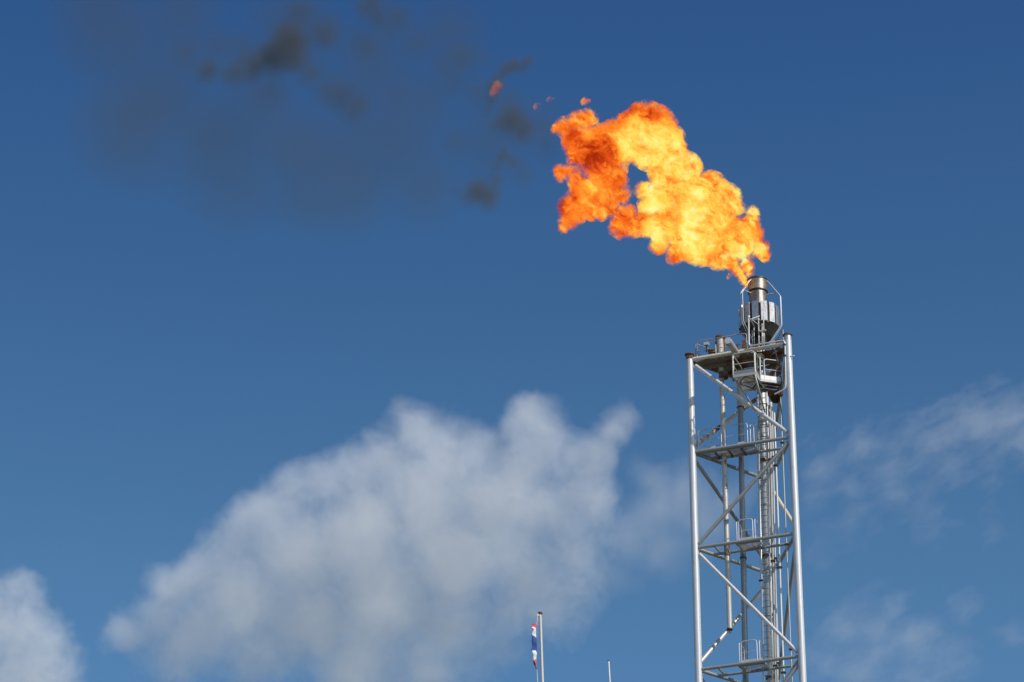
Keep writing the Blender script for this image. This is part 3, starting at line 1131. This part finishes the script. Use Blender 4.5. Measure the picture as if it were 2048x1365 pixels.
def flame_material(name, balls, hot_balls, cen, dark_c, cool=0.0, thick=1.0):
    m, g = material(name)
    p = g.obj()
    # turbulence bends the coordinates before the lobes are measured
    half = (0.5, 0.5, 0.5)
    q = g.v('ADD', p, g.v('SCALE', g.v('SUBTRACT', g.noise(p, 1.3, 2, 0.55, color=True), half), scale=0.50))
    q = g.v('ADD', q, g.v('SCALE', g.v('SUBTRACT', g.noise(q, 3.6, 2, 0.6, color=True), half), scale=0.30))
    q3 = g.v('ADD', q, g.v('SCALE', g.v('SUBTRACT', g.noise(q, 11.0, 1, 0.6, color=True), half), scale=0.13))
    f = g.balls(q, [(b[0] - cen, *b[1:]) for b in balls], 0.16)
    hb = g.balls(q, [(b[0] - cen, b[1] * 1.15) for b in hot_balls], 0.25) if hot_balls else 0.1
    heat = g.rng(hb, -0.55, 0.50)
    fine = g.noise(q3, 2.4, 7, 0.68)
    qe = g.v('SUBTRACT', q3, g.v('SCALE', (-0.76, 0.10, 0.64), scale=g.m('MULTIPLY', g.v('DOT_PRODUCT', q3, (-0.76, 0.10, 0.64)), 0.5)))
    # erosion: stronger in the cooling, leeward part
    amp = g.m('MULTIPLY_ADD', heat, -1.35, 2.8)
    d = g.m('ADD', f, g.m('MULTIPLY', g.m('SUBTRACT', fine, 0.47), amp))
    d = g.m('ADD', d, g.m('MULTIPLY', g.m('SUBTRACT', g.noise(qe, 7.5, 4, 0.65), 0.5), 0.85))
    edge = g.rng(d, -0.34, 0.62, 0, 1)
    dens = g.m('MULTIPLY', g.m('POWER', edge, 2.6), g.m('MULTIPLY_ADD', heat, 26.0 * thick, 14.0 * thick))
    # temperature: marbled by fine filaments
    fl_ = (-0.76, 0.10, 0.64)
    qs = g.v('SUBTRACT', q3, g.v('SCALE', fl_, scale=g.m('MULTIPLY', g.v('DOT_PRODUCT', q3, fl_), 0.55)))
    qs = g.v('ADD', qs, g.v('SCALE', g.v('SUBTRACT', g.noise(q, 0.8, 1, 0.5, color=True), half), scale=1.3))
    swirl = g.noise(g.v('ADD', qs, (7.3, 1.9, 4.1)), 1.6, 8, 0.76)
    ridge = g.noise(g.v('ADD', qs, (1.3, 5.9, 2.1)), 2.4, 6, 0.62)
    rg = g.m('SUBTRACT', 1.0, g.m('MULTIPLY', g.m('ABSOLUTE', g.m('SUBTRACT', ridge, 0.5)), 7.0), clamp=True)
    t = g.m('ADD', g.m('MULTIPLY', heat, 0.40), g.m('MULTIPLY', g.m('SUBTRACT', swirl, 0.5), 1.75))
    t = g.m('ADD', t, g.m('MULTIPLY', rg, g.m('MULTIPLY_ADD', heat, 0.20, 0.06)))
    vein = g.noise(g.v('ADD', qs, (4.4, 2.2, 8.1)), 1.9, 8, 0.72)
    vn = g.m('SUBTRACT', 1.0, g.m('MULTIPLY', g.m('ABSOLUTE', g.m('SUBTRACT', vein, 0.5)), 9.0), clamp=True)
    broad = g.rng(g.noise(g.v('ADD', q, (9.1, 3.3, 6.2)), 0.62, 2, 0.5), 0.30, 0.70)
    t = g.m('SUBTRACT', t, g.m('MULTIPLY', vn, g.m('MULTIPLY_ADD', broad, -0.26, 0.40)))
    t = g.m('ADD', t, g.m('MULTIPLY', g.m('SUBTRACT', broad, 0.42), g.m('MULTIPLY_ADD', heat, 0.34, 0.10)))
    t = g.m('ADD', t, g.m('MULTIPLY', edge, 0.10))
    dk = g.m('MULTIPLY_ADD', g.v('DISTANCE', q, tuple(dark_c[0] - cen)), -1 / dark_c[1], 1.0)
    for c, r in dark_c[2:]:
        dk = g.m('SMOOTH_MAX', dk, g.m('MULTIPLY_ADD', g.v('DISTANCE', q, tuple(c - cen)), -1 / r, 1.0), 0.1)
    t = g.m('SUBTRACT', t, g.m('MULTIPLY', g.rng(dk, 0, 0.8), 0.27))
    t = g.m('ADD', t, g.m('MULTIPLY_ADD', heat, -0.05, 0.34 - cool))
    col = g.ramp(t, [(0.0, (0.36, 0.022, 0.003)), (0.14, (0.78, 0.075, 0.007)), (0.32, (1.0, 0.21, 0.016)), (0.46, (1.0, 0.40, 0.04)),
                     (0.60, (1.0, 0.62, 0.08)), (0.76, (1.0, 0.79, 0.13)), (1.0, (1.0, 0.96, 0.42))])
    em = g.new('ShaderNodeEmission')
    g.put(em.inputs[0], col)
    g.put(em.inputs[1], g.m('MULTIPLY', dens, 1.08))
    ab = g.new('ShaderNodeVolumeAbsorption')
    g.put(ab.inputs[0], (0, 0, 0, 1))
    g.put(ab.inputs[1], dens)
    ad = g.new('ShaderNodeAddShader')
    g.t.links.new(em.outputs[0], ad.inputs[0])
    g.t.links.new(ab.outputs[0], ad.inputs[1])
    o = g.new('ShaderNodeOutputMaterial')
    g.t.links.new(ad.outputs[0], o.inputs['Volume'])
    m.cycles.volume_step_rate = FLAME_STEP
    return m


FLAME_STEP = 0.036
allb = hot + mid + lic
cen = centre(allb)
dark = (fpos(170, 760, 0), 1.0, (fpos(330, 440, -.2), 1.15), (fpos(215, 350, 0), 0.9), (fpos(450, 430, -.2), 0.9), (fpos(720, 200, -.4), 0.8))
fm = flame_material('fire', allb, hot + rthin, cen, dark)
flame = blob_hull('flame', allb, fm, 0.10, 1.22, 2, 0.10)
tag(flame, 'large billowing yellow and orange flame blown leftwards from the burner on the tower', 'flame')


def wisp(rows, label, dep=0.0, cool=0.0, thick=1.0):
    b = [(fpos(x, y, dep), r / 3.25 / 41.5) for x, y, r in rows]
    c = centre(b)
    m = flame_material('fire_wisp', b, None, c, (c, 0.6), cool, thick)
    o = blob_hull('flame_wisp', b, m, 0.03, 1.2, 2, 0.08)
    tag(o, label, 'flame', 'detached scraps of flame')
    return o
wisp([(292, 74, 22), (312, 70, 16), (275, 72, 12)], 'small orange scrap of flame floating just above the big flame, leftmost end', 0.0, 0.16, 0.3)
wisp([(1228, 1205, 12), (1230, 1218, 10)], 'tiny orange scrap of flame left of the burner collar', 0.0, 0.08, 0.3)
wisp([(-278, -28, 40), (-285, -10, 34), (-275, -45, 26), (-300, 15, 22)], 'dull red ember of flame glowing inside the dark smoke puff', 0.0, 0.30, 0.035)
wisp([(-22, 108, 17), (-10, 92, 12)], 'faint reddish scrap of flame between the dark smoke puff and the big flame', 0.0, 0.22, 0.07)
wisp([(58, 62, 15), (78, 58, 12)], 'faint reddish scrap of flame beside the orange one above the big flame', 0.0, 0.22, 0.06)

# ---------------------------------------------------------------- clouds
DC = 3000.0
PXM = DC / FPX                                   # metres per photo pixel at the clouds' distance
rc = random.Random(5)


def cpuffs(rows, dspread=0.7):
    out = []
    for x, y, r, *wt in rows:
        out.append((at_d(x, y, DC + rc.uniform(-1, 1) * dspread * r * PXM), r * PXM, *wt))
    return out


def cloud_material(name, balls, cen, dens, amp=1.3, k=0.22, lo=-0.05, hi=0.6, s=1.0, warp=1.0, step=0.35, power=1.5, off=0.48, detail=5, rough=0.58, crisp=0.0, st=0.0):
    m, g = material(name)
    p = g.obj()
    half = (0.5, 0.5, 0.5)
    q = g.v('ADD', p, g.v('SCALE', g.v('SUBTRACT', g.noise(p, 0.018 * s, 2, 0.5, color=True), half), scale=34.0 * warp / s))
    f = g.balls(q, [(b[0] - cen, *b[1:]) for b in balls], k)
    q2 = g.v('ADD', q, g.v('SCALE', g.v('SUBTRACT', g.noise(q, 0.07 * s, 1, 0.5, color=True), half), scale=8.0 * warp / s))
    if st:                                       # drawn out along the wind aloft
        ax_ = (0.86, 0.1, 0.50)
        q2 = g.v('SUBTRACT', q2, g.v('SCALE', ax_, scale=g.m('MULTIPLY', g.v('DOT_PRODUCT', q2, ax_), st)))
    n = g.noise(q2, 0.022 * s, detail, rough)
    d = g.m('ADD', f, g.m('MULTIPLY', g.m('SUBTRACT', n, off), amp))
    if crisp:
        d = g.m('ADD', d, g.m('MULTIPLY', g.m('SUBTRACT', g.noise(q2, 0.09, 4, 0.62), 0.5), crisp))
    e = g.rng(d, lo, hi)
    den = g.m('MULTIPLY', g.m('POWER', e, power), dens)
    sc = g.new('ShaderNodeVolumeScatter')
    g.put(sc.inputs['Color'], (0.975, 0.985, 0.995, 1))
    g.put(sc.inputs['Density'], den)
    g.put(sc.inputs['Anisotropy'], 0.0)
    o = g.new('ShaderNodeOutputMaterial')
    g.t.links.new(sc.outputs[0], o.inputs['Volume'])
    m.cycles.volume_step_rate = step
    return m


BIG = [(1070, 830, 66), (1092, 892, 66), (1050, 920, 70), (1190, 925, 50, .9), (1190, 908, 58, .85), (1146, 915, 60, .8), (1185, 1000, 72, .55), (1140, 1110, 75, .55), (1095, 1230, 70, .5), (1150, 1180, 60, .45), (1220, 862, 48, .72), (1243, 830, 34, .58), (1150, 975, 66, .8), (1100, 1030, 80, .85), (1020, 860, 40),
       (825, 868, 66), (885, 900, 74), (945, 905, 66), (765, 925, 76), (705, 945, 68), (650, 975, 62), (585, 965, 52, .9), (560, 1005, 60, .9), (535, 1045, 66), (490, 1080, 60), (450, 1115, 66),
       (400, 1145, 66), (350, 1180, 64), (310, 1225, 60, .9), (255, 1260, 54, .8),
       (850, 1000, 120), (1000, 1000, 115), (720, 1060, 125), (600, 1120, 125, 1.1), (480, 1200, 110, 1.1), (900, 1120, 125), (1030, 1110, 95, .75), (1080, 1170, 80, .6),
       (760, 1200, 120, 1.1), (620, 1235, 115, 1.15), (900, 1240, 95, .8), (400, 1255, 90, .85), (1000, 1230, 80, .6), (540, 1320, 95, .75), (720, 1335, 105, .72), (860, 1340, 85, .6), (360, 1310, 85, .6), (980, 1300, 60, .5)]
LEFT = [(30, 1178, 58), (62, 1190, 44), (45, 1260, 85), (95, 1290, 62), (60, 1370, 110), (-30, 1240, 95), (135, 1340, 48, .8)]

VEIL = [(1320, 1010, 95), (1260, 1070, 80), (1375, 985, 80), (1300, 960, 60), (1410, 1040, 85), (1455, 1000, 60, .8), (1225, 1140, 70, .7), (1340, 1090, 70, .8), (1500, 960, 50, .6)]
STREAK = [(1650, 930, 60, .9), (1720, 900, 64), (1780, 925, 70), (1845, 885, 80), (1900, 925, 66), (1905, 850, 66), (1960, 850, 80), (2020, 835, 85), (2065, 880, 85),
          (1975, 930, 60, .8), (1700, 985, 56, .9), (1790, 985, 56, .9), (1850, 1000, 44, .8), (1990, 790, 50, .8), (1640, 1000, 50, .7)]
FLECK = [(1690, 1060, 52, .8), (1740, 1050, 44, .7), (1640, 1090, 44, .7), (1860, 1060, 56, .7), (1980, 1050, 44, .6), (1640, 1125, 36, .6)]
LOWER = [(1680, 1260, 72, .9), (1750, 1275, 84), (1830, 1290, 84), (1905, 1320, 72, .9), (1720, 1345, 84), (1840, 1365, 70, .9), (1655, 1325, 66, .9), (1780, 1225, 60, .8), (1930, 1200, 40, .7), (2030, 1275, 44, .8)]

for rows, nm, mat_kw, vox, grow, label, ds in (
        (BIG, 'cumulus', dict(dens=0.0160, amp=1.15, k=0.45, lo=0.0, hi=0.62, power=1.2, off=0.41, s=0.85, detail=8, rough=0.64, crisp=0.75), 7.0, 1.28,
         'large soft white cumulus cloud with a turret on its upper right, left of the tower', 0.2),
        (LEFT, 'cumulus_low', dict(dens=0.0165, amp=1.3, k=0.45, lo=0.0, hi=0.66, power=1.2, off=0.46, s=1.0, detail=8, rough=0.64, crisp=0.7), 5.0, 1.25,
         'small rounded white cumulus cut off by the lower left corner', 0.2),
        (VEIL, 'veil_cloud', dict(dens=0.0095, amp=1.8, k=0.45, lo=-0.02, hi=1.0, power=1.3, off=0.505, s=1.1, detail=8, rough=0.64), 6.0, 1.15,
         'faint soft patch of cloud right behind the tower, joining the big cumulus', 0.4),
        (STREAK, 'streak_cloud', dict(dens=0.0100, amp=3.6, k=0.45, lo=0.0, hi=1.15, power=1.2, off=0.535, s=2.6, warp=1.6, detail=6, rough=0.6, st=0.68), 5.0, 1.15,
         'thin broken streak of cloud rising to the right edge beside the tower', 0.4),
        (FLECK, 'fleck_cloud', dict(dens=0.0075, amp=3.0, k=0.45, lo=0.0, hi=1.1, power=1.2, off=0.535, s=2.6, warp=2.2, detail=8, rough=0.66, st=0.6), 5.0, 1.15,
         'barely visible cloud shreds right of the tower, below the brighter streak', 0.4),
        (LOWER, 'ragged_cloud', dict(dens=0.0092, amp=3.1, k=0.45, lo=0.0, hi=1.15, power=1.2, off=0.53, s=2.4, warp=1.6, detail=6, rough=0.6, st=0.62), 5.0, 1.15,
         'pale ragged thin cloud low on the right of the tower, reaching the bottom edge', 0.4)):
    bb = cpuffs(rows, ds)
    c = centre(bb)
    mt = cloud_material(nm, bb, c, **mat_kw)
    cl = blob_hull('cloud', bb, mt, vox, grow, 2, 5.0)
    tag(cl, label, 'cloud', 'clouds in the sky')

# ---------------------------------------------------------------- smoke
rs = random.Random(3)


def spos(x, y, dep):
    return at_y(300 + x / 2.2756, y / 2.2756, YFL + dep)


SM = [(640, 190, 136, 1.5), (560, 80, 143, 1.1), (690, 60, 130, .9), (790, 150, 124, .9), (480, 315, 110, 1.3), (390, 325, 98, 1.1), (265, 315, 86, 1.2), (560, 270, 130, 1.5), (660, 250, 117, 1.4), (300, 210, 117, .5),
      (410, 210, 104, .6), (730, 330, 104, 1.0), (800, 390, 104, .9), (870, 430, 110, .9), (940, 480, 98, .8), (1010, 40, 104, 1.0), (1040, 90, 78, 1.0), (1130, 80, 110, .8), (1080, 140, 91, .6), (1190, 190, 117, .5), (160, 230, 104, .5),
      (1725, 275, 44, 2.0), (1700, 300, 44, 2.0), (1660, 300, 47, 2.2), (1620, 315, 49, 2.2), (1585, 355, 49, 2.2), (1568, 400, 47, 2.4), (1553, 450, 39, 2.4), (1538, 490, 29, 2.2), (1525, 520, 21, 2.0),
      (1650, 540, 104, 1.3), (1705, 580, 86, 1.3), (1590, 560, 73, 1.0), (1640, 470, 78, .6), (1740, 500, 65, .6),
      (1300, 405, 143, .8), (1400, 370, 91, .6), (1340, 300, 78, .6), (1430, 275, 104, .7), (1510, 260, 78, .6), (1500, 430, 117, .5), (1605, 710, 52, 1.6), (1645, 735, 55, 1.2), (1570, 750, 47, 1.0),
      (1490, 870, 91, 1.7), (1535, 900, 78, 1.6), (1450, 890, 65, 1.4), (1560, 820, 57, 1.0), (1400, 860, 52, .7), (1800, 640, 78, .6), (1830, 700, 65, .6), (1390, 660, 95, .6), (1780, 560, 80, .7), (1830, 480, 60, .5), (1700, 800, 80, .55), (1250, 520, 140, .55), (1120, 420, 140, .5), (980, 200, 120, .6), (560, 420, 130, .5),
      (-150, 150, 260, .52), (60, 420, 260, .50), (-100, 600, 280, .47), (300, 650, 300, .52), (640, 650, 200, .54), (720, 720, 240, .52), (900, 900, 220, .52), (400, 850, 220, .47), (1000, 660, 220, .52), (1250, 860, 200, .47),
      (150, 60, 220, .54), (-250, 0, 240, .52), (1000, 300, 220, .50), (1150, 600, 240, .5), (1350, 150, 200, .45), (1550, 650, 200, .45), (500, 480, 200, .5), (700, 900, 160, .52)]
sb = [(spos(x, y, rs.uniform(-.5, .5) * r / 2.2756 / 41.5), r / 2.2756 / 41.5, *wt) for x, y, r, *wt in SM]
c = centre(sb)
sm_, g = material('soot_smoke')
p = g.obj()
half = (0.5, 0.5, 0.5)
q = g.v('ADD', p, g.v('SCALE', g.v('SUBTRACT', g.noise(p, 0.45, 2, 0.55, color=True), half), scale=0.9))
q = g.v('ADD', q, g.v('SCALE', g.v('SUBTRACT', g.noise(q, 1.7, 2, 0.55, color=True), half), scale=0.35))
dense = [(b[0] - c, *b[1:]) for b in sb if b[1] < 1.45]
wide = [(b[0] - c, b[1] * 1.15) for b in sb if b[1] >= 1.45]
f = g.balls(q, dense, 0.40)
fb_ = g.balls(q, wide, 0.6)
n = g.noise(g.v('MULTIPLY', q, (0.75, 1.0, 1.15)), 0.36, 7, 0.62)
d = g.m('ADD', f, g.m('MULTIPLY', g.m('SUBTRACT', n, 0.47), 0.8))
e = g.rng(d, 0.0, 1.2)
den = g.m('MULTIPLY', g.m('POWER', e, 1.45), 0.95)
nb = g.noise(g.v('MULTIPLY', q, (0.55, 0.8, 1.0)), 0.30, 6, 0.60)
eb = g.rng(g.m('ADD', fb_, g.m('MULTIPLY', g.m('SUBTRACT', nb, 0.50), 1.1)), -0.1, 0.9, smooth=True)
den = g.m('MULTIPLY_ADD', eb, 0.085, den)
ab = g.new('ShaderNodeVolumeAbsorption')
g.put(ab.inputs[0], (0.26, 0.20, 0.04, 1))
g.put(ab.inputs[1], den)
sc = g.new('ShaderNodeVolumeScatter')
g.put(sc.inputs['Color'], (0.5, 0.46, 0.42, 1))
g.put(sc.inputs['Density'], g.m('MULTIPLY', den, 0.28))
ad = g.new('ShaderNodeAddShader')
g.t.links.new(ab.outputs[0], ad.inputs[0])
g.t.links.new(sc.outputs[0], ad.inputs[1])
o = g.new('ShaderNodeOutputMaterial')
g.t.links.new(ad.outputs[0], o.inputs['Volume'])
sm_.cycles.volume_step_rate = 0.3
so_ = blob_hull('smoke', sb, sm_, 0.35, 1.1, 2, 0.5)
tag(so_, 'thin dark sooty smoke drifting left from the flame across the sky', 'smoke', kind='stuff')
S.cycles.volume_bounces = 8
